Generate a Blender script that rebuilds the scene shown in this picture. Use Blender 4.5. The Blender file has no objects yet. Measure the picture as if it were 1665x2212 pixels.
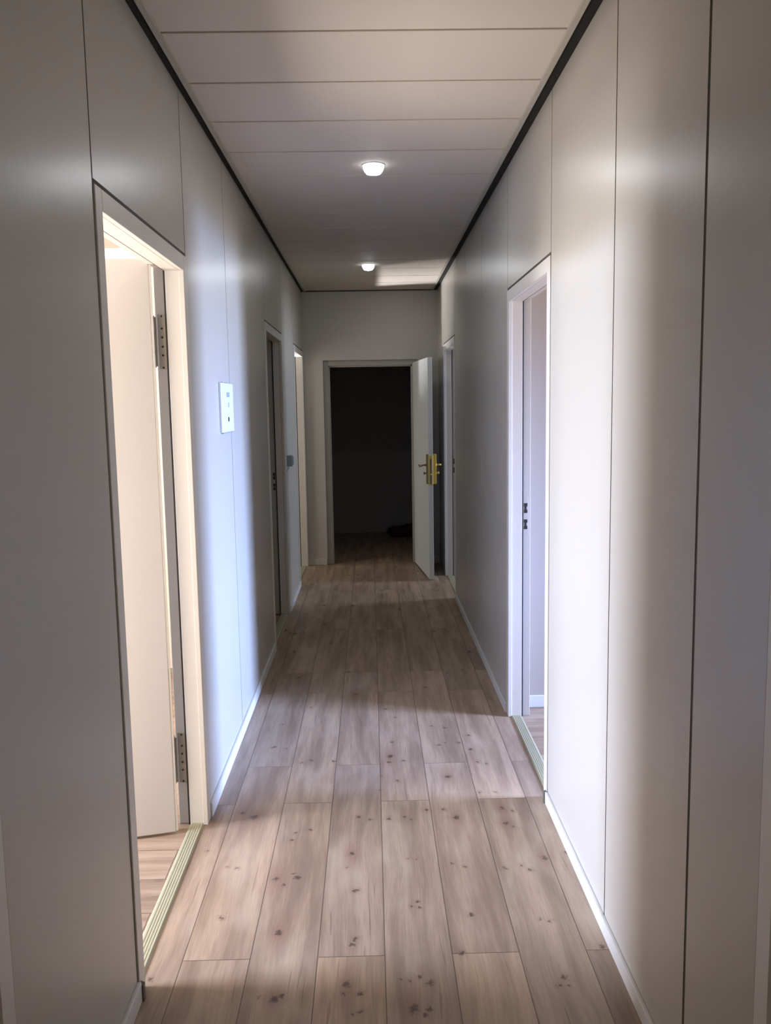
import bpy, bmesh, math, random
from mathutils import Vector, Matrix
random.seed(4)
C = bpy.context.scene.collection
PI = math.pi

# ------------------------------------------------------------------ measures (metres)
XL, XR, ZC = -0.63, 0.65, 2.60        # corridor wall faces and ceiling height
YE = 8.20                             # end wall
YB = -1.80                            # back of the corridor, behind the camera
WT = 0.10                             # partition thickness
HEAD = 2.048                          # joint above the door casings
PW, PL_, PX0 = 0.1876, 1.285, -0.5507 # floor plank width, length, first joint
KNOTS = [(-0.508,3.088,3.0),(-0.465,3.053,4.0),(-0.248,2.946,2.0),(-0.298,2.924,1.0),(-0.309,2.871,2.0),(-0.074,3.033,2.0),(-0.030,3.011,1.5),(0.038,3.014,2.0),(0.100,3.026,1.5),(-0.507,2.706,1.0),(-0.469,2.693,1.0),(-0.334,2.622,3.0),(-0.310,2.584,2.0),(-0.283,2.652,1.0),(-0.264,2.626,2.0),(-0.093,2.769,3.0),(-0.105,2.684,1.0),(-0.075,2.540,2.0),(-0.298,2.333,3.0),(-0.073,2.296,2.0),(-0.082,2.270,2.0),(-0.478,2.415,1.5),(-0.622,2.142,2.0),(-0.092,2.103,3.0),(-0.054,2.063,1.5),(-0.105,2.065,0.7),(-0.280,2.050,3.0),(-0.258,2.057,2.0),(-0.053,1.998,2.0),(-0.072,1.992,1.0),(-0.317,2.063,0.7),(-0.594,2.813,1.0),(0.122,3.003,1.0),(0.183,3.075,2.5),(0.250,3.076,2.0),(0.291,3.014,3.5),(0.403,3.212,1.5),(0.466,3.213,1.0),(0.469,3.078,3.0),(0.506,3.052,1.5),(0.468,2.954,3.5),(0.489,2.934,2.0),(0.099,2.728,0.7),(0.129,2.724,1.0),(0.244,2.687,1.0),(0.285,2.671,1.0),(0.412,2.653,2.0),(0.475,2.665,1.5),(0.496,2.639,1.5),(0.559,2.711,3.0),(0.640,2.739,1.5),(0.116,2.473,1.5),(0.094,2.448,1.0),(0.120,2.443,1.0),(0.272,2.395,2.0),(0.477,2.369,1.0),(0.504,2.359,1.3),(0.225,2.216,2.0),(0.626,2.230,2.0),(0.651,2.511,1.0),(0.104,2.124,2.0),(0.131,2.099,2.0),(0.056,2.115,0.8),(0.078,2.110,1.5),(0.490,2.106,2.0),(0.468,2.075,1.3),(0.496,2.073,1.0),(0.080,2.001,4.0),(0.112,1.976,2.5),(0.122,2.000,1.5),(-0.466,3.716,2.0),(-0.408,3.696,1.3),(-0.324,3.537,1.5),(-0.282,3.562,2.0),(-0.188,3.546,2.0),(-0.334,4.218,1.5),(0.049,4.177,2.0),(0.093,4.053,1.5),(0.067,3.743,2.0),(0.057,3.582,3.0),(0.050,3.521,2.0),(0.114,3.532,1.3),(0.083,3.333,2.0),(0.020,3.385,1.3),(0.266,3.931,1.5),(0.322,3.905,2.0),(0.278,3.697,1.3),(0.310,3.721,1.0),(0.372,3.720,1.3),(0.425,3.808,2.0),(0.419,3.640,2.5),(0.433,3.502,2.0),(0.462,3.482,1.0),(0.291,3.363,3.0),(0.271,4.499,2.5),(0.503,4.792,1.5),(0.376,5.541,2.0),(0.006,3.253,1.0),(-0.109,4.407,4.0),(-0.434,4.711,3.0),(-0.197,5.276,2.0),(-0.455,3.994,1.5)]
LENS = 260.0
EXPO = 0.0
def LIGHTS():
    D = math.radians
    # daylight from the windows of the side rooms: neutral at eye height, blue from the sky above, plus added fill lamps
    area('window_light_left_room', (-4.15, 2.0, 1.5), (0, D(-90), 0), 1.3, 1.1, 250, (.99, .96, .98))
    area('sky_light_left_room', (-4.1, 1.9, 2.0), aim((-4.1, 1.9, 2.0), (.65, 2.8, .2)), 1.1, .3, 46, (.42, .58, 1.0), 60)
    area('fill_light_left_near', (-2.6, -.75, 1.5), (D(90), 0, 0), 1.8, 1.3, 68, (1.0, .93, .85))  # added warm fill that brightens the open door leaf
    area('sunlit_floor_bounce', (-2.5, 1.9, .03), (D(180), 0, 0), 1.5, 1.7, 150, (1.0, .88, .76))
    area('window_light_right_room', (4.15, 3.1, 1.3), (0, D(90), 0), 1.2, .9, 165, (.90, .91, 1.0))
    area('sky_light_right_room', (4.1, 3.1, 1.15), aim((4.1, 3.1, 1.15), (-.63, 3.75, .45)), .9, .5, 62, (.26, .44, 1.0), 50)
    area('window_light_far_right', (4.15, 7.4, 1.4), (0, D(90), 0), 1.2, 1.0, 110, (.62, .74, 1.0))
    area('window_light_far_left', (-4.1, 7.9, 1.3), (0, D(-90), 0), 1.3, 1.0, 30, (1.0, .98, .94))
    area('fill_light_far_left', (-2.4, 7.2, 1.4), (D(90), 0, 0), 1.2, 1.2, 22, (1.0, .93, .80))  # added fill aimed at the cream jamb, not a room lamp
    area('sun_patch_bounce', (-2.9, 8.75, .06), aim((-2.9, 8.75, .06), (.3, 7.6, 2.6)), .25, .12, 7.5, (1.0, .97, .98), 28)
    area('corridor_near_fill', (0, -1.7, 1.5), (D(90), 0, 0), 1.1, 2.2, 5, (1.0, .84, .66))

# ------------------------------------------------------------------ node helpers
class NT:
    def __init__(s, name):
        s.m = bpy.data.materials.new(name); s.m.use_nodes = True
        s.t = s.m.node_tree; s.n = s.t.nodes; s.l = s.t.links
        s.b = s.n['Principled BSDF']
    def node(s, k, **kw):
        n = s.n.new(k)
        for a, v in kw.items(): setattr(n, a, v)
        return n
    def put(s, sock, v):
        if hasattr(v, 'is_linked') or isinstance(v, bpy.types.NodeSocket): s.l.new(v, sock)
        elif v is not None: sock.default_value = v
    def m_(s, op, a, b=None, c=None, clamp=False):
        n = s.node('ShaderNodeMath', operation=op, use_clamp=clamp)
        for i, v in enumerate((a, b, c)):
            if v is not None: s.put(n.inputs[i], v)
        return n.outputs[0]
    def v_(s, op, a, b=None):
        n = s.node('ShaderNodeVectorMath', operation=op)
        s.put(n.inputs[0], a)
        if b is not None: s.put(n.inputs[1], b)
        return n.outputs['Value'] if op in ('LENGTH', 'DISTANCE', 'DOT_PRODUCT') else n.outputs[0]
    def xyz(s, v=None):
        if v is None: v = s.node('ShaderNodeTexCoord').outputs['Object']
        n = s.node('ShaderNodeSeparateXYZ'); s.l.new(v, n.inputs[0]); return n.outputs
    def comb(s, x, y, z=0.0):
        n = s.node('ShaderNodeCombineXYZ')
        for i, v in enumerate((x, y, z)): s.put(n.inputs[i], v)
        return n.outputs[0]
    def noise(s, vec, scale=1.0, detail=3.0, rough=.5, dist=0.0):
        n = s.node('ShaderNodeTexNoise'); s.l.new(vec, n.inputs['Vector'])
        n.inputs['Scale'].default_value = scale; n.inputs['Detail'].default_value = detail
        n.inputs['Roughness'].default_value = rough; n.inputs['Distortion'].default_value = dist
        return n.outputs['Fac']
    def rng(s, v, a, b, c=0.0, d=1.0, smooth=True):
        n = s.node('ShaderNodeMapRange'); n.interpolation_type = 'SMOOTHSTEP' if smooth else 'LINEAR'
        s.put(n.inputs[0], v)
        for i, x in enumerate((a, b, c, d)): n.inputs[i + 1].default_value = x
        return n.outputs[0]
    def mix(s, f, a, b, mode='MIX'):
        n = s.node('ShaderNodeMix', data_type='RGBA', blend_type=mode)
        s.put(n.inputs[0], f)
        for i, v in ((6, a), (7, b)):
            if isinstance(v, tuple): v = (*v, 1.0)
            s.put(n.inputs[i], v)
        return n.outputs[2]
    def bump(s, h, strength=.2, dist=.001):
        n = s.node('ShaderNodeBump'); n.inputs['Strength'].default_value = strength
        n.inputs['Distance'].default_value = dist; s.l.new(h, n.inputs['Height'])
        s.l.new(n.outputs[0], s.b.inputs['Normal'])
    def fin(s, col=None, rough=.5, metal=0.0, spec=.5):
        if col is not None:
            if isinstance(col, tuple): col = (*col, 1.0)
            s.put(s.b.inputs['Base Color'], col)
        s.put(s.b.inputs['Roughness'], rough); s.put(s.b.inputs['Metallic'], metal)
        s.put(s.b.inputs['Specular IOR Level'], spec)
        return s.m

def paint(name, col, rough=.5, metal=0.0, spec=.5, var=.03, scale=9.0):
    """a surface with a little mottling so that nothing is dead flat"""
    t = NT(name); o = t.node('ShaderNodeTexCoord').outputs['Object']
    f = t.noise(o, scale, 1.0)
    a = tuple(max(0, c * (1 - var)) for c in col); b = tuple(min(1, c * (1 + var)) for c in col)
    return t.fin(t.mix(f, a, b), t.rng(f, 0, 1, rough * .93, rough * 1.07, False), metal, spec)

def laminate(name, col, rough, axis, spec=.5):
    """satin laminate with a very fine weave running along the panel"""
    t = NT(name); x, y, z = t.xyz()
    h = y if axis == 'y' else x
    fine = t.noise(t.comb(t.m_('MULTIPLY', h, 5.0), t.m_('MULTIPLY', z, 190.0)), 1.0, 1.0)
    vert = t.noise(t.comb(t.m_('MULTIPLY', h, 150.0), t.m_('MULTIPLY', z, 2.0)), 1.0, 0.0)
    big = t.noise(t.comb(h, x, z), 1.3, 0.0)
    f = t.m_('ADD', t.m_('MULTIPLY', fine, .45), t.m_('ADD', t.m_('MULTIPLY', vert, .3), t.m_('MULTIPLY', big, .25)))
    a = tuple(c * .96 for c in col); b = tuple(min(1, c * 1.04) for c in col)
    t.bump(fine, .012, .0003)
    return t.fin(t.mix(f, a, b), t.rng(big, .2, .8, rough * .95, rough * 1.05, False), 0.0, spec)

def wood_floor(name, swap=False, knots=None):
    t = NT(name); X, Y, Z = t.xyz()
    if swap: X, Y = Y, X
    xp = t.m_('DIVIDE', t.m_('SUBTRACT', X, PX0), PW)
    col = t.m_('FLOOR', xp); fx = t.m_('SUBTRACT', xp, col)
    par = t.m_('FLOORED_MODULO', col, 2.0)
    yp = t.m_('DIVIDE', t.m_('SUBTRACT', Y, t.m_('ADD', 2.217, t.m_('MULTIPLY', par, .940))), PL_)
    row = t.m_('FLOOR', yp); fy = t.m_('SUBTRACT', yp, row)
    ex = t.m_('MULTIPLY', t.m_('MINIMUM', fx, t.m_('SUBTRACT', 1.0, fx)), PW)
    ey = t.m_('MULTIPLY', t.m_('MINIMUM', fy, t.m_('SUBTRACT', 1.0, fy)), PL_)
    edge = t.m_('MINIMUM', ex, ey)
    seam = t.rng(edge, .0005, .0021, 1.0, 0.0)
    wn = t.node('ShaderNodeTexWhiteNoise', noise_dimensions='2D'); t.l.new(t.comb(col, row), wn.inputs['Vector'])
    rid = wn.outputs['Value']
    off = t.m_('MULTIPLY', rid, 37.0)
    warp = t.noise(t.comb(t.m_('MULTIPLY', X, 4.0), t.m_('MULTIPLY', Y, 1.6), off), 1.0, 2.0)
    wx = t.m_('ADD', X, t.m_('MULTIPLY', t.m_('SUBTRACT', warp, .5), .05))
    g1 = t.noise(t.comb(t.m_('MULTIPLY', wx, 17.0), t.m_('MULTIPLY', Y, 1.3), off), 1.0, 4.0, .62)
    g2 = t.noise(t.comb(t.m_('MULTIPLY', wx, 260.0), t.m_('MULTIPLY', Y, 9.0), off), 1.0, 2.0, .6)
    blot = t.noise(t.comb(t.m_('MULTIPLY', X, 6.0), t.m_('MULTIPLY', Y, 2.4), off), 1.0, 3.0)
    crack = t.rng(t.noise(t.comb(t.m_('MULTIPLY', wx, 85.0), t.m_('MULTIPLY', Y, 2.6), off), 1.0, 2.0, .5), .66, .76)
    c = t.mix(t.rng(g1, .30, .72), (.41, .302, .210), (.225, .155, .106))
    c = t.mix(t.m_('MULTIPLY', t.rng(g2, .42, .70), .30), c, (.19, .13, .10))
    c = t.mix(t.m_('MULTIPLY', t.rng(blot, .5, .8), .55), c, (.50, .405, .305))
    c = t.mix(t.m_('MULTIPLY', crack, .5), c, (.13, .08, .055))
    c = t.mix(1.0, c, t.comb(*[t.rng(rid, 0, 1, lo, hi, False) for lo, hi in ((.88, 1.09), (.88, 1.07), (.90, 1.04))]), 'MULTIPLY')
    # knots: dark, ragged, a little wider than long
    n1 = t.node('ShaderNodeTexNoise'); t.l.new(t.comb(X, Y, 0.0), n1.inputs['Vector'])
    n1.inputs['Scale'].default_value = 38.0; n1.inputs['Detail'].default_value = 3.0
    wv = t.v_('MULTIPLY', t.v_('SUBTRACT', n1.outputs['Color'], (.5, .5, .5)), (.034, .030, 0))
    n2 = t.node('ShaderNodeTexNoise'); t.l.new(t.comb(X, Y, 3.0), n2.inputs['Vector'])
    n2.inputs['Scale'].default_value = 130.0; n2.inputs['Detail'].default_value = 3.0
    wv = t.v_('ADD', wv, t.v_('MULTIPLY', t.v_('SUBTRACT', n2.outputs['Color'], (.5, .5, .5)), (.022, .022, 0)))
    P = t.v_('ADD', t.comb(X, Y, 0.0), wv)
    Pf = t.comb(X, Y, 0.0)
    k = None; halo = None
    for (kx, ky, s) in (knots or []):
        r = .0032 * s + .0018
        d = t.v_('LENGTH', t.v_('MULTIPLY', t.v_('SUBTRACT', P, (kx, ky, 0)), (1 / r, 1 / (r * 1.25), 0)))
        k = d if k is None else t.m_('MINIMUM', k, d)
        if s >= 3:
            d = t.v_('LENGTH', t.v_('MULTIPLY', t.v_('SUBTRACT', Pf, (kx, ky, 0)), (1 / .045, 1 / .16, 0)))
            halo = d if halo is None else t.m_('MINIMUM', halo, d)
    vo = t.node('ShaderNodeTexVoronoi'); vo.inputs['Scale'].default_value = 1.0
    t.l.new(t.v_('MULTIPLY', t.v_('ADD', P, t.comb(0.0, off, 0.0)), (7.0, 3.4, 1.0)), vo.inputs['Vector'])
    rk = t.rng(vo.outputs['Distance'], .05, .13, 1.0, 0.0)
    if knots:   # the plotted knots lie in the near part; past it the random ones take over
        rk = t.m_('MULTIPLY', rk, t.m_('MAXIMUM', t.rng(Y, 4.4, 4.9), t.rng(Y, 1.7, 1.9, 1.0, 0.0)))
        kk = t.m_('MAXIMUM', t.rng(k, .35, 1.25, 1.0, 0.0), rk)
        c = t.mix(t.m_('MULTIPLY', t.rng(halo, .1, 1.0, 1.0, 0.0), .55) if halo is not None else 0.0, c, (.24, .14, .095))
    else: kk = rk
    if knots: c = t.mix(t.m_('MULTIPLY', t.rng(k, .8, 3.2, 1.0, 0.0), .30), c, (.20, .12, .08))
    c = t.mix(t.m_('MULTIPLY', kk, .90), c, (.075, .045, .032))
    c = t.mix(t.m_('MULTIPLY', seam, .82), c, (.05, .033, .025))
    t.bump(t.m_('ADD', t.m_('MULTIPLY', g2, .4), t.m_('MULTIPLY', seam, -1.5)), .25, .0008)
    return t.fin(c, t.rng(g2, .2, .8, .40, .52, False), 0.0, .45)

def emit(name, col, strength):
    t = NT(name); t.fin((.9, .9, .9), .4)
    t.b.inputs['Emission Color'].default_value = (*col, 1); t.b.inputs['Emission Strength'].default_value = strength
    return t.m

M = {}
M['wall'] = laminate('wall_laminate', (.472, .450, .402), .32, 'y')
M['endwall'] = laminate('end_wall_laminate', (.50, .485, .46), .5, 'x')
M['joint'] = paint('panel_joint_dark', (.07, .06, .05), .7)
M['gap'] = paint('ceiling_gap_black', (.006, .0045, .004), .8)  # black stands in for the shade inside the ceiling gap
M['casing'] = paint('door_casing_paint', (.66, .64, .60), .38, var=.02)
M['jamb'] = paint('door_lining_paint', (.68, .65, .60), .40, var=.02)
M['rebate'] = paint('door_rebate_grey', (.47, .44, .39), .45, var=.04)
M['rebatelit'] = paint('door_rebate_lit', (.50, .455, .41), .42, var=.02)  # rebate copy lightened for the light falling on the right doorways
M['footcap'] = paint('foot_cap_brown', (.13, .115, .095), .6)
M['seal'] = paint('rubber_seal', (.022, .020, .020), .6)
M['leaf'] = paint('door_leaf_cream', (.48, .455, .425), .42, var=.015, scale=3)
M['leafgrey'] = paint('door_leaf_grey', (.62, .635, .62), .42, var=.02, scale=4)
M['steel'] = paint('hinge_steel', (.40, .38, .34), .38, .8, var=.1, scale=40)
M['screw'] = paint('dark_screw', (.03, .025, .02), .5)
M['brass'] = paint('yellow_brass', (.72, .50, .09), .35, .55, var=.08, scale=60)
M['brassold'] = paint('dull_brass', (.26, .22, .09), .4, .6, var=.12, scale=60)
M['lock'] = paint('lock_steel', (.20, .19, .19), .35, .8, var=.1, scale=60)
M['skirt'] = paint('skirting_white', (.64, .64, .62), .42, var=.03)
M['skirtgrey'] = paint('skirting_grey', (.55, .54, .51), .5, var=.05)
M['endframe'] = paint('end_frame_grey', (.36, .35, .32), .5)
M['jambwarmed'] = paint('door_lining_warmed', (.62, .565, .505), .40, var=.02)  # lining copy warmed to offset the blue window light
M['alu'] = paint('threshold_aluminium', (.46, .445, .31), .42, .3, var=.05, scale=30)
M['plastic'] = paint('white_plastic', (.68, .74, .75), .35, var=.01)
M['plasticgrey'] = paint('grey_plastic', (.30, .34, .36), .4)
M['black'] = paint('black_hole', (.012, .014, .012), .6)
M['board'] = laminate('ceiling_board', (.60, .55, .49), .65, 'x', .12)
M['ctrim'] = paint('ceiling_edge_trim', (.42, .40, .34), .45)
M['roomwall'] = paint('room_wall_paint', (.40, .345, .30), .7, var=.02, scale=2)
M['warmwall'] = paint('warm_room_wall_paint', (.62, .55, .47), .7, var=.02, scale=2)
M['roomceil'] = paint('room_ceiling_paint', (.50, .47, .42), .8, var=.02, scale=2)
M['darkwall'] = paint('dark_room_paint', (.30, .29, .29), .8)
M['cloth'] = paint('dark_red_cloth', (.04, .010, .009), .9, var=.3, scale=30)
CUTS = [YB, 1.72, 2.2, 2.6, 2.95, 3.4, 4.0, 5.8, 12.0]      # floor bands, each material carries only the knots near it
for _i, (_a, _b) in enumerate(zip(CUTS, CUTS[1:])):
    _k = [q for q in KNOTS if _a - .16 < q[1] < _b + .16]
    M['floor%d' % _i] = wood_floor('oak_laminate_floor_%d' % _i, False, _k or [(9.0, 9.0, 1.0)])
M['floor'] = M['floor%d' % (len(CUTS) - 2)]
M['floorx'] = wood_floor('oak_laminate_floor_cross', True, None)
M['lensside'] = emit('led_side_glow', (.95, .98, 1.0), 5.0)
M['lens'] = emit('led_lens_glow', (.93, .97, 1.0), LENS)

# ------------------------------------------------------------------ mesh helpers
class MB:
    def __init__(s): s.bm = bmesh.new(); s.mats = []
    def mi(s, m):
        if m not in s.mats: s.mats.append(m)
        return s.mats.index(m)
    def _tag(s, fs, m):
        i = s.mi(m)
        for f in fs: f.material_index = i
    def box(s, x0, x1, y0, y1, z0, z1, m, bev=0.0, seg=2):
        x0, x1 = sorted((x0, x1)); y0, y1 = sorted((y0, y1)); z0, z1 = sorted((z0, z1))
        tb = bmesh.new()
        bmesh.ops.create_cube(tb, size=1.0)
        bmesh.ops.scale(tb, vec=(x1 - x0, y1 - y0, z1 - z0), verts=tb.verts)
        bmesh.ops.translate(tb, vec=((x0 + x1) / 2, (y0 + y1) / 2, (z0 + z1) / 2), verts=tb.verts)
        if bev > 0: bmesh.ops.bevel(tb, geom=list(tb.edges), offset=bev, segments=seg, affect='EDGES', profile=.6)
        s.merge(tb, m)
    def merge(s, tb, m, mat=None):
        if mat is not None: bmesh.ops.transform(tb, matrix=mat, verts=tb.verts)
        i = s.mi(m); mp = {}
        for v in tb.verts: mp[v] = s.bm.verts.new(v.co)
        for f in tb.faces:
            try:
                g = s.bm.faces.new([mp[v] for v in f.verts]); g.material_index = i
            except ValueError: pass
        tb.free()
    def prism(s, prof, axis, a, b, m):
        """closed 2-D profile extruded along an axis ('x','y','z')"""
        i = s.mi(m)
        def P(u, v, w): return {'z': (u, v, w), 'y': (u, w, v), 'x': (w, u, v)}[axis]
        A = [s.bm.verts.new(P(u, v, a)) for u, v in prof]; B = [s.bm.verts.new(P(u, v, b)) for u, v in prof]
        n = len(prof); fs = [s.bm.faces.new(A), s.bm.faces.new(B[::-1])]
        for k in range(n): fs.append(s.bm.faces.new((A[k], B[k], B[(k + 1) % n], A[(k + 1) % n])))
        for f in fs: f.material_index = i
    def lathe(s, prof, c, axis, m, n=32):
        """profile of (radius, height) turned about an axis through c"""
        i = s.mi(m); rings = []
        d = Vector(axis).normalized(); q = Vector((0, 0, 1)).rotation_difference(d)
        for r, h in prof:
            if r < 1e-6: rings.append([s.bm.verts.new(Vector(c) + q @ Vector((0, 0, h)))]); continue
            rings.append([s.bm.verts.new(Vector(c) + q @ Vector((r * math.cos(2 * PI * k / n), r * math.sin(2 * PI * k / n), h))) for k in range(n)])
        for A, B in zip(rings, rings[1:]):
            for k in range(n):
                a, b = A[k % len(A)], A[(k + 1) % len(A)]; c2, d2 = B[(k + 1) % len(B)], B[k % len(B)]
                vs = []
                for v in (a, b, c2, d2):
                    if v not in vs: vs.append(v)
                if len(vs) > 2:
                    f = s.bm.faces.new(vs); f.material_index = i; f.smooth = True
        for rg, fl in ((rings[0], True), (rings[-1], False)):
            if len(rg) > 2:
                f = s.bm.faces.new(rg if not fl else rg[::-1]); f.material_index = i
    def tube(s, pts, rad, m, n=12):
        """round bar through points, rad a number or one radius per point"""
        i = s.mi(m); pts = [Vector(p) for p in pts]; rr = rad if isinstance(rad, (list, tuple)) else [rad] * len(pts)
        rings = []; ref = Vector((0.13, .21, 1)).normalized()
        for k, p in enumerate(pts):
            d = (pts[min(k + 1, len(pts) - 1)] - pts[max(k - 1, 0)]).normalized()
            u = d.cross(ref).normalized(); w = d.cross(u)
            rings.append([s.bm.verts.new(p + rr[k] * (math.cos(2 * PI * j / n) * u + math.sin(2 * PI * j / n) * w)) for j in range(n)])
        for A, B in zip(rings, rings[1:]):
            for j in range(n):
                f = s.bm.faces.new((A[j], A[(j + 1) % n], B[(j + 1) % n], B[j])); f.material_index = i; f.smooth = True
        s.bm.faces.new(rings[0][::-1]).material_index = i; s.bm.faces.new(rings[-1]).material_index = i
    def build(s, name, parent=None, **tags):
        bmesh.ops.recalc_face_normals(s.bm, faces=s.bm.faces)
        me = bpy.data.meshes.new(name); s.bm.to_mesh(me); s.bm.free()
        for m in s.mats: me.materials.append(M[m])
        o = bpy.data.objects.new(name, me); C.objects.link(o)
        if parent: o.parent = parent
        tag(o, **tags); return o

def tag(o, label=None, cat=None, group=None, kind=None):
    if label: o['label'] = label
    if cat: o['category'] = cat
    if group: o['group'] = group
    if kind: o['kind'] = kind
    return o

def empty(name, loc=(0, 0, 0), rz=0.0, **tags):
    o = bpy.data.objects.new(name, None); o.empty_display_size = .1
    C.objects.link(o); o.location = loc; o.rotation_euler = (0, 0, rz); tag(o, **tags); return o

# ------------------------------------------------------------------ doors in the long walls: (outer y0, outer y1, closed)
LD = [(0.40, 1.365), (2.06, 3.055), (5.27, 6.28), (7.22, 8.195)]
RD = [(0.40, 1.365), (3.11, 4.08), (6.60, 7.60)]
CW = 0.05     # casing width

def long_wall(name, side, X, doors, seams, label):
    """panelled partition: real panels, gaps filled with dark strips for their shade"""
    b = MB(); s = side                      # s = -1 left wall, +1 right wall; room lies towards s
    g = .0040
    cells = []
    ys = sorted(set([YB] + seams + [YE] + [v for d in doors for v in d]))
    for a, c in zip(ys, ys[1:]):
        dr = [d for d in doors if d[0] - 1e-6 <= a and c <= d[1] + 1e-6]
        z0 = HEAD if dr else 0.0
        ga = g if a > YB else 0; gc = g if c < YE else 0
        if abs(a - 1.69) < 1e-6: ga = .0065
        if abs(c - 1.69) < 1e-6: gc = .0065
        b.box(X, X + s * .012, a + ga, c - gc, z0 + (.006 if dr else 0), ZC + .03, 'wall')
        b.box(X + s * .0122, X + s * .0155, a, c, z0, ZC + .03, 'joint')
        if gc: b.box(X + s * .0018, X + s * .0122, c - gc + .0002, c + gc - .0002, z0 + .006, ZC + .03, 'joint')  # dark filler strip stands in for shade in the panel gap
        if dr: b.box(X + s * .0018, X + s * .0122, a, c, z0 - .006, z0 + .0058, 'joint')
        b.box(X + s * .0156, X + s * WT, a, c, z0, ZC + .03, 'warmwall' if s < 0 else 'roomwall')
    return b.build(name, label=label, cat='wall', kind='structure')

long_wall('wall_left', -1, XL, LD, [2.06, 3.055, 3.895, 5.27, 6.28, 7.22], 'left corridor wall of grey satin panels with thin dark vertical joints')
long_wall('wall_right', 1, XR, RD, [1.69, 2.31, 3.11, 4.08, 5.03, 5.86, 6.60, 7.60], 'right corridor wall of grey satin panels with thin dark vertical joints')

def door_set(name, side, X, y0, y1, label, reb='rebate', lin='jamb', thresh=True, strikes=False):
    """casing, lining with rebate and seal, threshold; returns the Empty"""
    s = side; r = empty(name, (X, (y0 + y1) / 2, 0), label=label, cat='doorway', kind='structure')
    o = Vector((X, (y0 + y1) / 2, 0)); L = lambda v: v
    a, c = y0 - o.y + .004, y1 - o.y - .004     # local y
    top = HEAD - .006; it = top - .052          # underside of the head
    b = MB()                                    # casing: slim frame standing 4 mm proud
    x0, x1 = -s * .004, s * .014
    b.box(x0, x1, a, a + CW, 0, top, 'casing', .0015, 1)
    b.box(x0, x1, c - CW, c, 0, top, 'casing', .0015, 1)
    b.box(x0, x1, a + CW, c - CW, it, top, 'casing', .0015, 1)
    b.build('casing', r)
    b = MB()                                    # lining
    yi, yo = a + CW - .004, c - CW + .004
    d1 = .062; d2 = WT + .004
    for (ya, yb, sg) in ((a + .006, yi, -1), (c - .006, yo, 1)):
        b.box(s * .0145, s * d1, ya, yb, 0, it + .004, lin, .001, 1)
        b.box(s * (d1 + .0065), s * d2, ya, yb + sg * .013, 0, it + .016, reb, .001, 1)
    b.box(s * .0145, s * d1, yi, yo, it - .003 + .003, it + .03, lin)
    b.box(s * (d1 + .0035), s * d2, yi, yo, it + .012, it + .03, lin)
    b.build('lining', r)
    b = MB()                                    # rubber seal in the rebate
    for (ya, yb) in ((yi - .012, yi - .001), (yo + .001, yo + .012)):
        b.box(s * (d1 + .0004), s * (d1 + .0062), ya, yb, 0, it + .012, 'seal')
    b.box(s * d1, s * (d1 + .0045), yi, yo, it + .001, it + .012, 'seal')
    b.build('seal', r)
    if thresh:
        b = MB()                                # ribbed metal cover strip in the doorway
        pr = [(s * .012, 0), (s * .014, .003)]
        n = 5
        for k in range(n):
            u = .017 + k * .0085
            pr += [(s * u, .0062), (s * (u + .005), .0062), (s * (u + .0062), .0046), (s * (u + .0073), .0046)]
        pr += [(s * .0615, .003), (s * .0635, 0)]
        b.prism(pr, 'y', yi + .001, yo - .001, 'alu')
        b.build('threshold_strip', r, label='ribbed metal threshold strip')
    if strikes:                                 # strike plate with two dark keeps on the far rebate
        yf = yo + .013
        b = MB(); b.box(s * .070, s * .094, yf - .0012, yf + .001, .90, 1.08, reb, .0004, 1); p = b.build('strike_plate', r)
        b = MB()
        for (z0, z1) in ((1.003, 1.050), (.925, .972)):
            b.box(s * .075, s * .0895, yf - .0022, yf - .0008, z0, z0 + .016, 'black')
            b.box(s * .077, s * .0855, yf - .0022, yf - .0008, z0 + .016, z1 - .016, 'black')
            b.box(s * .075, s * .0895, yf - .0022, yf - .0008, z1 - .016, z1, 'black')
        b.build('latch_hole', p, label='pair of dark latch keeps')
    return r

d1 = door_set('door_1', -1, XL, *LD[1], 'nearest left doorway, open on a bright cream room, metal threshold strip')
d2 = door_set('door_2', -1, XL, *LD[2], 'dim middle doorway in the left wall, past the white switch panel', strikes=True)
d3 = door_set('door_3', -1, XL, *LD[3], 'last left doorway, its cream jamb against the end wall', thresh=True)
d4 = door_set('door_4', 1, XR, *RD[1], 'nearest right doorway with white jamb and two dark latch holes', reb='rebatelit', lin='jambwarmed', strikes=True)
d5 = door_set('door_5', 1, XR, *RD[2], 'last right doorway, beside the open brass-handled door leaf', reb='rebatelit', lin='jambwarmed', strikes=True)
d6 = door_set('door_6', -1, XL, *LD[0], 'door frame at the lower left edge of the view', strikes=False, thresh=False)
d7 = door_set('door_7', 1, XR, *RD[0], 'door frame at the lower right edge of the view', strikes=False, thresh=False)

# dark foot pieces where the near casings meet the skirting
for r, s in ((d1, -1), (d4, 1)):
    b = MB(); b.prism([(-.006 * s * 1.0, -.006), (-.016 * s, -.004), (-.016 * s, .010), (-.004 * s, .016), (0.0, .016), (0.0, -.006)], 'z', 0, .045, 'footcap')
    o = b.build('foot_cap', r, label='small dark foot piece'); o.location = (0, -(LD[1][1] - LD[1][0]) / 2 if s < 0 else -(RD[1][1] - RD[1][0]) / 2, 0)

# hinge plates of the near left frame (its slots show at the picture edge) and flat closed leaves in both near frames
for r, s in ((d6, -1), (d7, 1)):
    b = MB(); b.box(s * .052, s * .066 + s * .030, -.4245, .4245, .006, 1.988, 'leaf' if s < 0 else 'leafgrey', .002, 1)
    b.build('door_leaf', r)
b = MB()
for (z0, z1) in ((.835, .885), (.775, .812), (.728, .762), (.680, .715)):
    b.box(.0040, .0052, .4345, .4395, z0, z1, 'screw')
b.build('frame_slot', d6, label='row of small dark slots in the frame')

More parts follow.
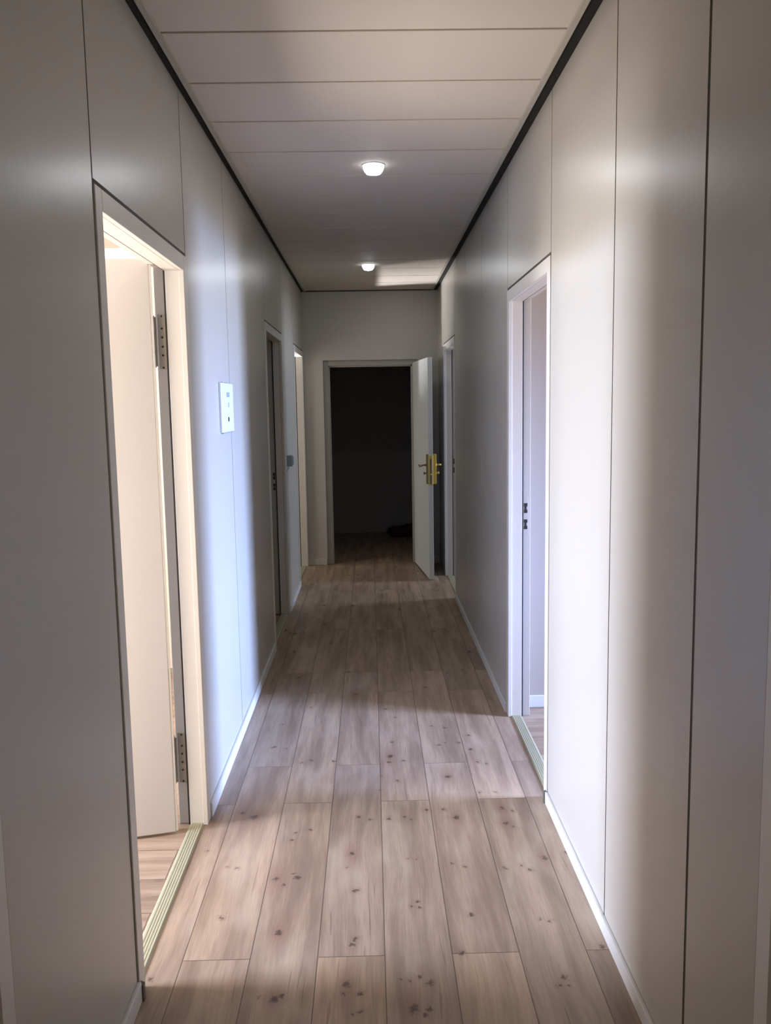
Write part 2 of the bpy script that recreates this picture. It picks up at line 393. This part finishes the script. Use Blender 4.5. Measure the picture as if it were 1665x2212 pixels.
# ------------------------------------------------------------------ open leaf of door_1, hung on the far jamb on the room side
def hinge(parent, z0, z1, loc, rz, s):
    """frame plate with six screws, knuckle barrel and leaf flange"""
    h = empty('hinge', loc, rz); h.parent = parent
    return h

oy = (LD[1][0] + LD[1][1]) / 2
leaf = empty('door_leaf', (-.104, 2.975 - oy, 0), math.radians(13.5)); leaf.parent = d1
b = MB()
b.box(-.905, -.004, -.040, -.014, .010, 2.016, 'leaf', .002, 2)          # thick face slab
b.box(-.892, -.018, -.014, .000, .010, 2.004, 'leaf', .001, 1)           # rebated core
slab = b.build('door_slab', leaf)
# white edge strip of the leaf
b = MB(); b.box(-.003, .0035, -.038, -.026, .012, 2.012, 'skirt', .0008, 1); b.build('edge_strip', leaf, label='thin white strip on the hinge edge')
for (z0, z1) in ((1.665, 1.840), (.165, .342)):
    b = MB()
    yj = LD[1][1] - oy - .004 - CW + .004 + .013
    b.box(-.0985, -.068, yj - .0022, yj + .001, z0 - .004, z1 + .006, 'steel', .0006, 1)          # plate on the rebate
    b.lathe([(0, z0), (.0062, z0), (.0072, z0 + .003), (.0072, z0 + .055), (.0064, z0 + .0565), (.0072, z0 + .058),
             (.0072, z1 - .058), (.0064, z1 - .0565), (.0072, z1 - .055), (.0072, z1 - .003), (.0062, z1), (0, z1)],
            (-.110, yj - .016, 0), (0, 0, 1), 'steel', 20)                                        # knuckle
    b.box(-.112, -.098, yj - .020, yj - .0165, z0 + .004, z1 - .004, 'steel', .0005, 1)
    hg = b.build('hinge', d1)
    b = MB()
    for k, f in enumerate((0.0, .24, .41, .59, .76, 1.0)):
        b.lathe([(0, 0), (.0038, 0), (.0038, .0012), (.0026, .002), (0, .002)], (-.083, yj - .0021, z0 + f * (z1 - z0)), (0, -1, 0), 'screw', 14)
    b.build('screw', hg, label='row of dark screw heads')

# ------------------------------------------------------------------ corridor floor, ceiling, skirting
b = MB()
for _i in range(len(CUTS) - 1): b.mi('floor%d' % _i)
b.box(XL - .04, XR + .04, YB, YE + .05, -.04, 0, 'floor0')
for _y in CUTS[1:-1]:
    bmesh.ops.bisect_plane(b.bm, geom=b.bm.verts[:] + b.bm.edges[:] + b.bm.faces[:], plane_co=(0, _y, 0), plane_no=(0, 1, 0))
for f in b.bm.faces:
    _y = f.calc_center_median().y
    f.material_index = next(i for i in range(len(CUTS) - 1) if _y < CUTS[i + 1])
b.build('floor', label='oak-look laminate plank floor with dark knots along the corridor', cat='floor', kind='structure')

b = MB()
TL, TR = XL + .022, XR - .033          # where the black shadow gap ends
y = 2.632 - .392 * 12
edges = []
while y < YE: edges.append(y); y += .392
edges = [e for e in edges if e > YB] + [YE]
prev = YB
for e in edges:
    b.box(TL + .003, TR - .003, prev + (.006 if prev > YB else 0), e - (.006 if e < YE else 0), ZC, ZC + .012, 'board', .0025, 2)
    prev = e
b.box(TL, TR, YB, YE, ZC + .009, ZC + .03, 'ctrim')
b.box(XL - .012, XR + .012, YB, YE, ZC + .031, ZC + .05, 'gap')
b.build('ceiling', label='panelled ceiling of pale boards running across the corridor', cat='ceiling', kind='structure')
for nm, a, c, ga, gb, lb in (('trim_1', TL, TL + .024, XL, TL, 'left'), ('trim_2', TR - .024, TR, TR, XR, 'right')):
    b = MB()
    b.box(a, c, YB, YE, ZC - .006, ZC + .008, 'ctrim', .0015, 1)
    e = .005
    if lb == 'left': b.box(a, a + .004, YB, YE, ZC - .006, ZC + .03, 'gap')
    else: b.box(c - .004, c, YB, YE, ZC - .006, ZC + .03, 'gap')
    b.build(nm, label='slim ceiling edge trim with a black shadow gap along the %s wall' % lb, cat='trim', kind='structure')
    b = MB(); b.box(ga + .0005, gb - .0005, YB, YE, ZC - .001, ZC + .03, 'gap')  # black strip painted as the shade of the recess
    b.build('trim_3' if lb == 'left' else 'trim_4', label='black strip for the shade in the gap between ceiling and %s wall' % lb, cat='trim', kind='structure')

def skirt(name, segs, label, m='skirt'):
    b = MB()
    for (x0, x1, y0, y1, hgt) in segs: b.box(x0, x1, y0, y1, 0, hgt, m, .003, 2)
    return b.build(name, label=label, cat='baseboard', kind='structure')
t_ = .011
skirt('baseboard_left', [(XL, XL + t_, 1.368, 2.058, .055), (XL, XL + t_, 3.058, 5.265, .055), (XL, XL + t_, 6.285, 7.215, .05)], 'low white baseboard along the left corridor wall')
skirt('baseboard_right', [(XR - t_, XR, 1.368, 3.105, .047), (XR - t_, XR, 4.085, 6.595, .045)], 'low white baseboard along the right corridor wall')
skirt('baseboard_end', [(XL + .002, -.447, YE - .012, YE, .062), (.453, XR - .002, YE - .012, YE, .062)], 'pale baseboard at the foot of the end wall', 'skirtgrey')

# ------------------------------------------------------------------ end wall with doorway
EX0, EX1, EZ = -.442, .452, 1.957
b = MB()
b.box(XL - .0, EX0, YE, YE + WT, 0, ZC + .03, 'endwall')
b.box(EX1, XR, YE, YE + WT, 0, ZC + .03, 'endwall')
b.box(EX0, EX1, YE, YE + WT, EZ, ZC + .03, 'endwall')
b.build('wall_end', label='plain grey wall closing the far end of the corridor', cat='wall', kind='structure')
b = MB(); b.box(XL, XR, YE - .012, YE, ZC - .010, ZC + .001, 'joint'); b.build('trim_5', label='thin dark line where ceiling meets the end wall', cat='trim', kind='structure')
d8 = empty('door_8', (0, YE, 0), label='end doorway opening into a dark room', cat='doorway', kind='structure')
b = MB()
fw = .05
b.box(EX0, EX0 + fw, .026, .090, 0, EZ, 'endframe', .002, 1)
b.box(EX1 - fw, EX1, .026, .090, 0, EZ, 'endframe', .002, 1)
b.box(EX0 + fw, EX1 - fw, .026, .090, EZ - fw, EZ, 'endframe', .002, 1)
b.box(EX0 + fw, EX0 + fw + .012, .050, .096, 0, EZ - fw, 'rebate'); b.box(EX1 - fw - .012, EX1 - fw, .050, .096, 0, EZ - fw, 'rebate')
b.box(EX0 + fw, EX1 - fw, .050, .096, EZ - fw - .012, EZ - fw, 'rebate')
b.build('frame', d8)

# open leaf: hinged on the right, standing out into the corridor
lf = empty('door_leaf', (.405, .002, 0), math.radians(5.6)); lf.parent = d8     # local -Y runs to the free edge, +X is the back face
LW = .865
b = MB(); b.box(0, .040, -LW, -.004, .012, 1.925, 'leafgrey', .0022, 2); b.build('door_slab', lf)
b = MB(); b.box(.030, .034, -LW - .0008, -.006, .013, 1.9254, 'leafgrey'); b.build('edge_strip', lf)
b = MB()
b.box(.004, .037, -LW - .0018, -LW + .002, .838, 1.090, 'brass', .0008, 1)
b.box(.012, .029, -LW - .0026, -LW + .002, .850, 1.066, 'lock', .0006, 1)
b.box(.014, .026, -LW - .008, -LW - .002, .985, 1.010, 'lock', .002, 2)      # latch bolt
b.lathe([(0, 0), (.006, 0), (.006, .003), (0, .003)], (.020, -LW - .002, .93), (0, -1, 0), 'brass', 16)
for z in (.858, 1.052): b.lathe([(0, 0), (.0035, 0), (.0035, .0012), (0, .0012)], (.020, -LW - .0022, z), (0, -1, 0), 'screw', 12)
b.build('lock_plate', lf, label='grey lock plate in the door edge')
for side in (-1, 1):
    x0 = 0 if side < 0 else .040
    th = .012 if side < 0 else .030
    yc = -LW + .032
    m = 'brassold' if side < 0 else 'brass'
    b = MB(); b.box(x0, x0 + side * th, yc - .023, yc + .023, .846, 1.104, m, .004, 3)
    pl = b.build('brass_plate', lf, label='long brass door plate')
    xo = x0 + side * th
    b = MB()
    if side < 0:
        pts = [(xo, yc, 1.010), (xo - .022, yc, 1.010), (xo - .040, yc + .002, 1.007), (xo - .050, yc + .014, 1.001), (xo - .052, yc + .035, .998), (xo - .050, yc + .075, 1.000), (xo - .047, yc + .115, 1.004)]
    else:
        pts = [(xo, yc, 1.010), (xo + .018, yc, 1.010), (xo + .034, yc + .002, 1.011), (xo + .043, yc + .014, 1.010), (xo + .045, yc + .035, 1.008), (xo + .043, yc + .075, 1.006), (xo + .040, yc + .115, 1.006)]
    b.tube(pts, [.0085, .0075, .0078, .0085, .009, .0085, .006], m, 14)
    b.lathe([(0, 0), (.015, 0), (.015, .004), (.011, .007), (0, .007)], (xo - side * .001, yc, 1.010), (side, 0, 0), m, 24)
    b.build('lever_handle', lf, label='brass lever handle')
    b = MB()
    b.lathe([(0, 0), (.012, 0), (.012, .004), (.006, .006), (.006, .014), (.011, .017), (.013, .022), (.011, .028), (0, .030)], (xo - side * .001, yc, .940), (side, 0, 0), m, 22)
    b.build('key_knob', lf, label='small brass key knob')
# hinges of the end leaf
for z in (.20, 1.00, 1.70):
    b = MB(); b.lathe([(0, z), (.007, z), (.007, z + .08), (0, z + .08)], (.447, -.006, 0), (0, 0, 1), 'steel', 14); b.build('hinge', d8)

# ------------------------------------------------------------------ wall fittings
r = empty('switch_panel', (XL, 3.757, 1.525), label='flat white wall panel with small controls on the left wall past the cream room', cat='switch')
b = MB(); b.box(0, .012, -.150, .150, -.105, .105, 'plastic', .004, 3); b.build('cover_plate', r)
b = MB(); b.box(.0118, .0132, -.035, .045, .045, .066, 'plasticgrey', .0005, 1); b.build('display_window', r)
b = MB(); b.box(.0118, .0140, .004, .024, .002, .022, 'plasticgrey', .0008, 1); b.build('push_button', r)
b = MB(); b.lathe([(0, 0), (.0105, 0), (.0105, .002), (.006, .0035), (0, .0035)], (.012, .004, -.050), (1, 0, 0), 'black', 22); b.build('dial', r, label='dark round dial')
b = MB(); b.box(.0, .010, -.125, .128, -.1095, -.1052, 'plasticgrey'); b.build('bottom_shadow', r, label='thin grey strip painted as the shadow line under the bottom edge')  # grey strip stands in for the shadow line below the panel
b = MB(); b.box(.0, .009, -.10, .05, .1052, .108, 'plasticgrey'); b.build('top_strip', r, label='thin grey strip above the top edge')  # thin grey strip along the top edge

r = empty('light_switch', (XL, 6.44, 1.125), label='small surface-mounted box coloured grey for its shaded side, on the lit left wall between the two far doorways', cat='switch')
b = MB(); b.box(0, .040, -.041, .041, -.041, .041, 'plasticgrey', .004, 2); b.build('housing', r)  # grey colour stands in for shade on the side facing the camera
b = MB(); b.box(.038, .046, -.029, .029, -.029, .029, 'plasticgrey', .003, 2); b.build('rocker', r)
b = MB(); b.tube([(.012, -.030, -.040), (.010, -.034, -.055), (.005, -.050, -.066), (.002, -.075, -.070)], .003, 'plasticgrey', 8); b.build('cable', r)

# ------------------------------------------------------------------ downlights
for i, (x, y, lb) in enumerate(((.034, 4.02, 'round ceiling downlight, the nearer and larger of the two'), (.004, 6.752, 'round ceiling downlight, the farther and smaller, near the end wall'))):
    r = empty('downlight', (x, y, ZC), label=lb, cat='lamp', group='downlights along the ceiling')
    b = MB(); b.lathe([(.046, .002), (.0515, -.0005), (.0515, -.0025), (.050, -.0035), (.046, -.003), (.046, .002)], (0, 0, 0), (0, 0, 1), 'plastic', 40); b.build('bezel', r)
    b = MB(); b.lathe([(.047, .001), (.0478, -.008), (.0462, -.018), (.041, -.029), (.033, -.0375)], (0, 0, 0), (0, 0, 1), 'lensside', 40)
    b.lathe([(.0329, -.0376), (.024, -.0405), (.012, -.042), (0, -.0425)], (0, 0, 0), (0, 0, 1), 'lens', 40); b.build('lamp_lens', r)

# ------------------------------------------------------------------ side rooms, built where they can be glimpsed or where light comes from
def room(tagname, x0, x1, y0, y1, zc, wm, open_side, lab, floor_mat='floorx', skips=()):
    """floor, ceiling and the three walls away from the corridor"""
    t = .06; n = room.n
    b = MB(); b.box(x0 - (.06 if open_side < 0 else 0), x1 + (.06 if open_side > 0 else 0), y0, y1, -.04, -.0005, floor_mat); b.build('floor_%s' % tagname, label='laminate floor of ' + lab, cat='floor', kind='structure')
    b = MB(); b.box(x0, x1, y0, y1, zc, zc + .04, 'roomceil'); b.build('ceiling_%s' % tagname, label='ceiling of ' + lab, cat='ceiling', kind='structure')
    for nm, bx in (('back', (x0 - t, x1 + t, y0 - t, y0)), ('front', (x0 - t, x1 + t, y1, y1 + t)), ('west', (x0 - t, x0, y0, y1)), ('east', (x1, x1 + t, y0, y1))):
        if nm in skips: continue
        b = MB(); b.box(*bx, -.04, zc + .04, wm); b.build('wall_%s_%s' % (tagname, nm), label={'back': 'near', 'front': 'far', 'west': 'left', 'east': 'right'}[nm] + ' wall of ' + lab, cat='wall', kind='structure')
room.n = 0
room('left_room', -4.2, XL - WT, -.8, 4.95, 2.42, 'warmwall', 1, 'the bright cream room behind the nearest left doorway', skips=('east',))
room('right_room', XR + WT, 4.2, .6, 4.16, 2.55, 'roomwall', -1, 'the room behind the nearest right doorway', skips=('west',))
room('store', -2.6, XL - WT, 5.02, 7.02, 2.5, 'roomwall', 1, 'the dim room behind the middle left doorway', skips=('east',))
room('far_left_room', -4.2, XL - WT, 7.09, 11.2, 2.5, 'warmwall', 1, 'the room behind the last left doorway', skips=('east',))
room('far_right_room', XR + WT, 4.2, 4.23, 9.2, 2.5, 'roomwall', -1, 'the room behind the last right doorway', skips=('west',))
# dark end room
b = MB(); b.box(-.64, 1.6, YE + .05, 10.35, -.04, -.0004, 'floor'); b.build('floor_end_room', label='plank floor of the dark room behind the end doorway', cat='floor', kind='structure')
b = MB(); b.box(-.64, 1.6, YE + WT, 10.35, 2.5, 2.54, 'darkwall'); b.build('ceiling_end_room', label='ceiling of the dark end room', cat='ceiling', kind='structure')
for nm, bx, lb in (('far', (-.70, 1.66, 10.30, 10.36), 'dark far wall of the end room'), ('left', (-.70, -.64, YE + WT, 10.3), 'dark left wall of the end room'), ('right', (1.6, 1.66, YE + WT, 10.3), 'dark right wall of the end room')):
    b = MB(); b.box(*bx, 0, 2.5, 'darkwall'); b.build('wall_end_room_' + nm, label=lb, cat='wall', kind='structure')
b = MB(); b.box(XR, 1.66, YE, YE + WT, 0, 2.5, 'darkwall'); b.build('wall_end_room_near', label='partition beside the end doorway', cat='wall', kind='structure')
# small dark bundle lying by the far wall of the end room
tb = bmesh.new(); bmesh.ops.create_icosphere(tb, subdivisions=4, radius=1.0)
for v in tb.verts:
    n = v.co.copy(); k = 1 + .16 * math.sin(5 * n.x + 2 * n.y) + .12 * math.sin(7 * n.y + 3 * n.z) + .06 * math.sin(17 * n.x + 11 * n.z)
    v.co = Vector((n.x * .20 * k, n.y * .14 * k, max(n.z, -.45) * .085 * k))
mz = min(v.co.z for v in tb.verts)
for v in tb.verts: v.co.z -= mz
for f in tb.faces: f.smooth = True
b = MB(); b.merge(tb, 'cloth')
o = b.build('cloth_bundle', label='dark red cloth bundle on the floor of the dark end room', cat='cloth'); o.location = (.42, 9.98, 0)
# skirting of the right room's far wall, and a cornice on the left room's far wall
b = MB(); b.box(XR + WT + .002, 2.5, 4.148, 4.16, 0, .062, 'skirt', .003, 2); b.build('baseboard_right_room', label='white baseboard seen through the nearest right doorway', cat='baseboard', kind='structure')
b = MB(); b.box(-4.1, XL - WT - .002, 4.93, 4.95, 2.36, 2.42, 'jamb', .004, 2); b.build('trim_6', label='cream cornice in the left room above the open door leaf', cat='trim', kind='structure')
# wall behind the camera closes the corridor
b = MB(); b.box(XL - WT, XR + WT, YB - .06, YB, 0, ZC + .05, 'endwall'); b.build('wall_back', label='wall closing the near end of the corridor behind the viewer', cat='wall', kind='structure')

# ------------------------------------------------------------------ lamps
def area(name, loc, rot, sx, sy, power, col, spread=180, shape='RECTANGLE'):
    l = bpy.data.lights.new(name, 'AREA'); l.shape = shape; l.size = sx; l.size_y = sy; l.energy = power; l.color = col
    l.spread = math.radians(spread)
    o = bpy.data.objects.new(name, l); C.objects.link(o); o.location = loc; o.rotation_euler = rot; return o
def aim(loc, tgt):
    return (Vector(tgt) - Vector(loc)).to_track_quat('-Z', 'Y').to_euler()
LIGHTS()

w = bpy.data.worlds.new('world'); bpy.context.scene.world = w; w.use_nodes = True
w.node_tree.nodes['Background'].inputs[0].default_value = (.6, .7, .9, 1); w.node_tree.nodes['Background'].inputs[1].default_value = .3

# ------------------------------------------------------------------ camera
Rm = Matrix(((0.9997041606, 0.0153483216, 0.0188684983), (-0.0175453696, 0.9923247352, 0.1224082513), (-0.0168449164, -0.1227030929, 0.9923004584)))
right, fwd, up = Rm.col[0], Rm.col[1], Rm.col[2]
cm = Matrix((right, up, -fwd)).transposed().to_4x4(); cm.translation = (0, 0, 1.52)
cam = bpy.data.cameras.new('camera'); co = bpy.data.objects.new('camera', cam); C.objects.link(co); co.matrix_world = cm
cam.sensor_fit = 'VERTICAL'; cam.sensor_height = 24.0; cam.sensor_width = 18.06; cam.lens = 1848.94 / 2212 * 24.0; cam.clip_start = .02
bpy.context.scene.camera = co
vs = bpy.context.scene.view_settings; vs.view_transform = 'Standard'; vs.look = 'None'; vs.exposure = EXPO; vs.gamma = 1.0

cy = bpy.context.scene.cycles
cy.max_bounces = 6; cy.diffuse_bounces = 4; cy.glossy_bounces = 3; cy.transmission_bounces = 2
cy.caustics_reflective = False; cy.caustics_refractive = False
cy.use_adaptive_sampling = True; cy.adaptive_threshold = .045; cy.adaptive_min_samples = 20
cy.sample_clamp_indirect = 6.0
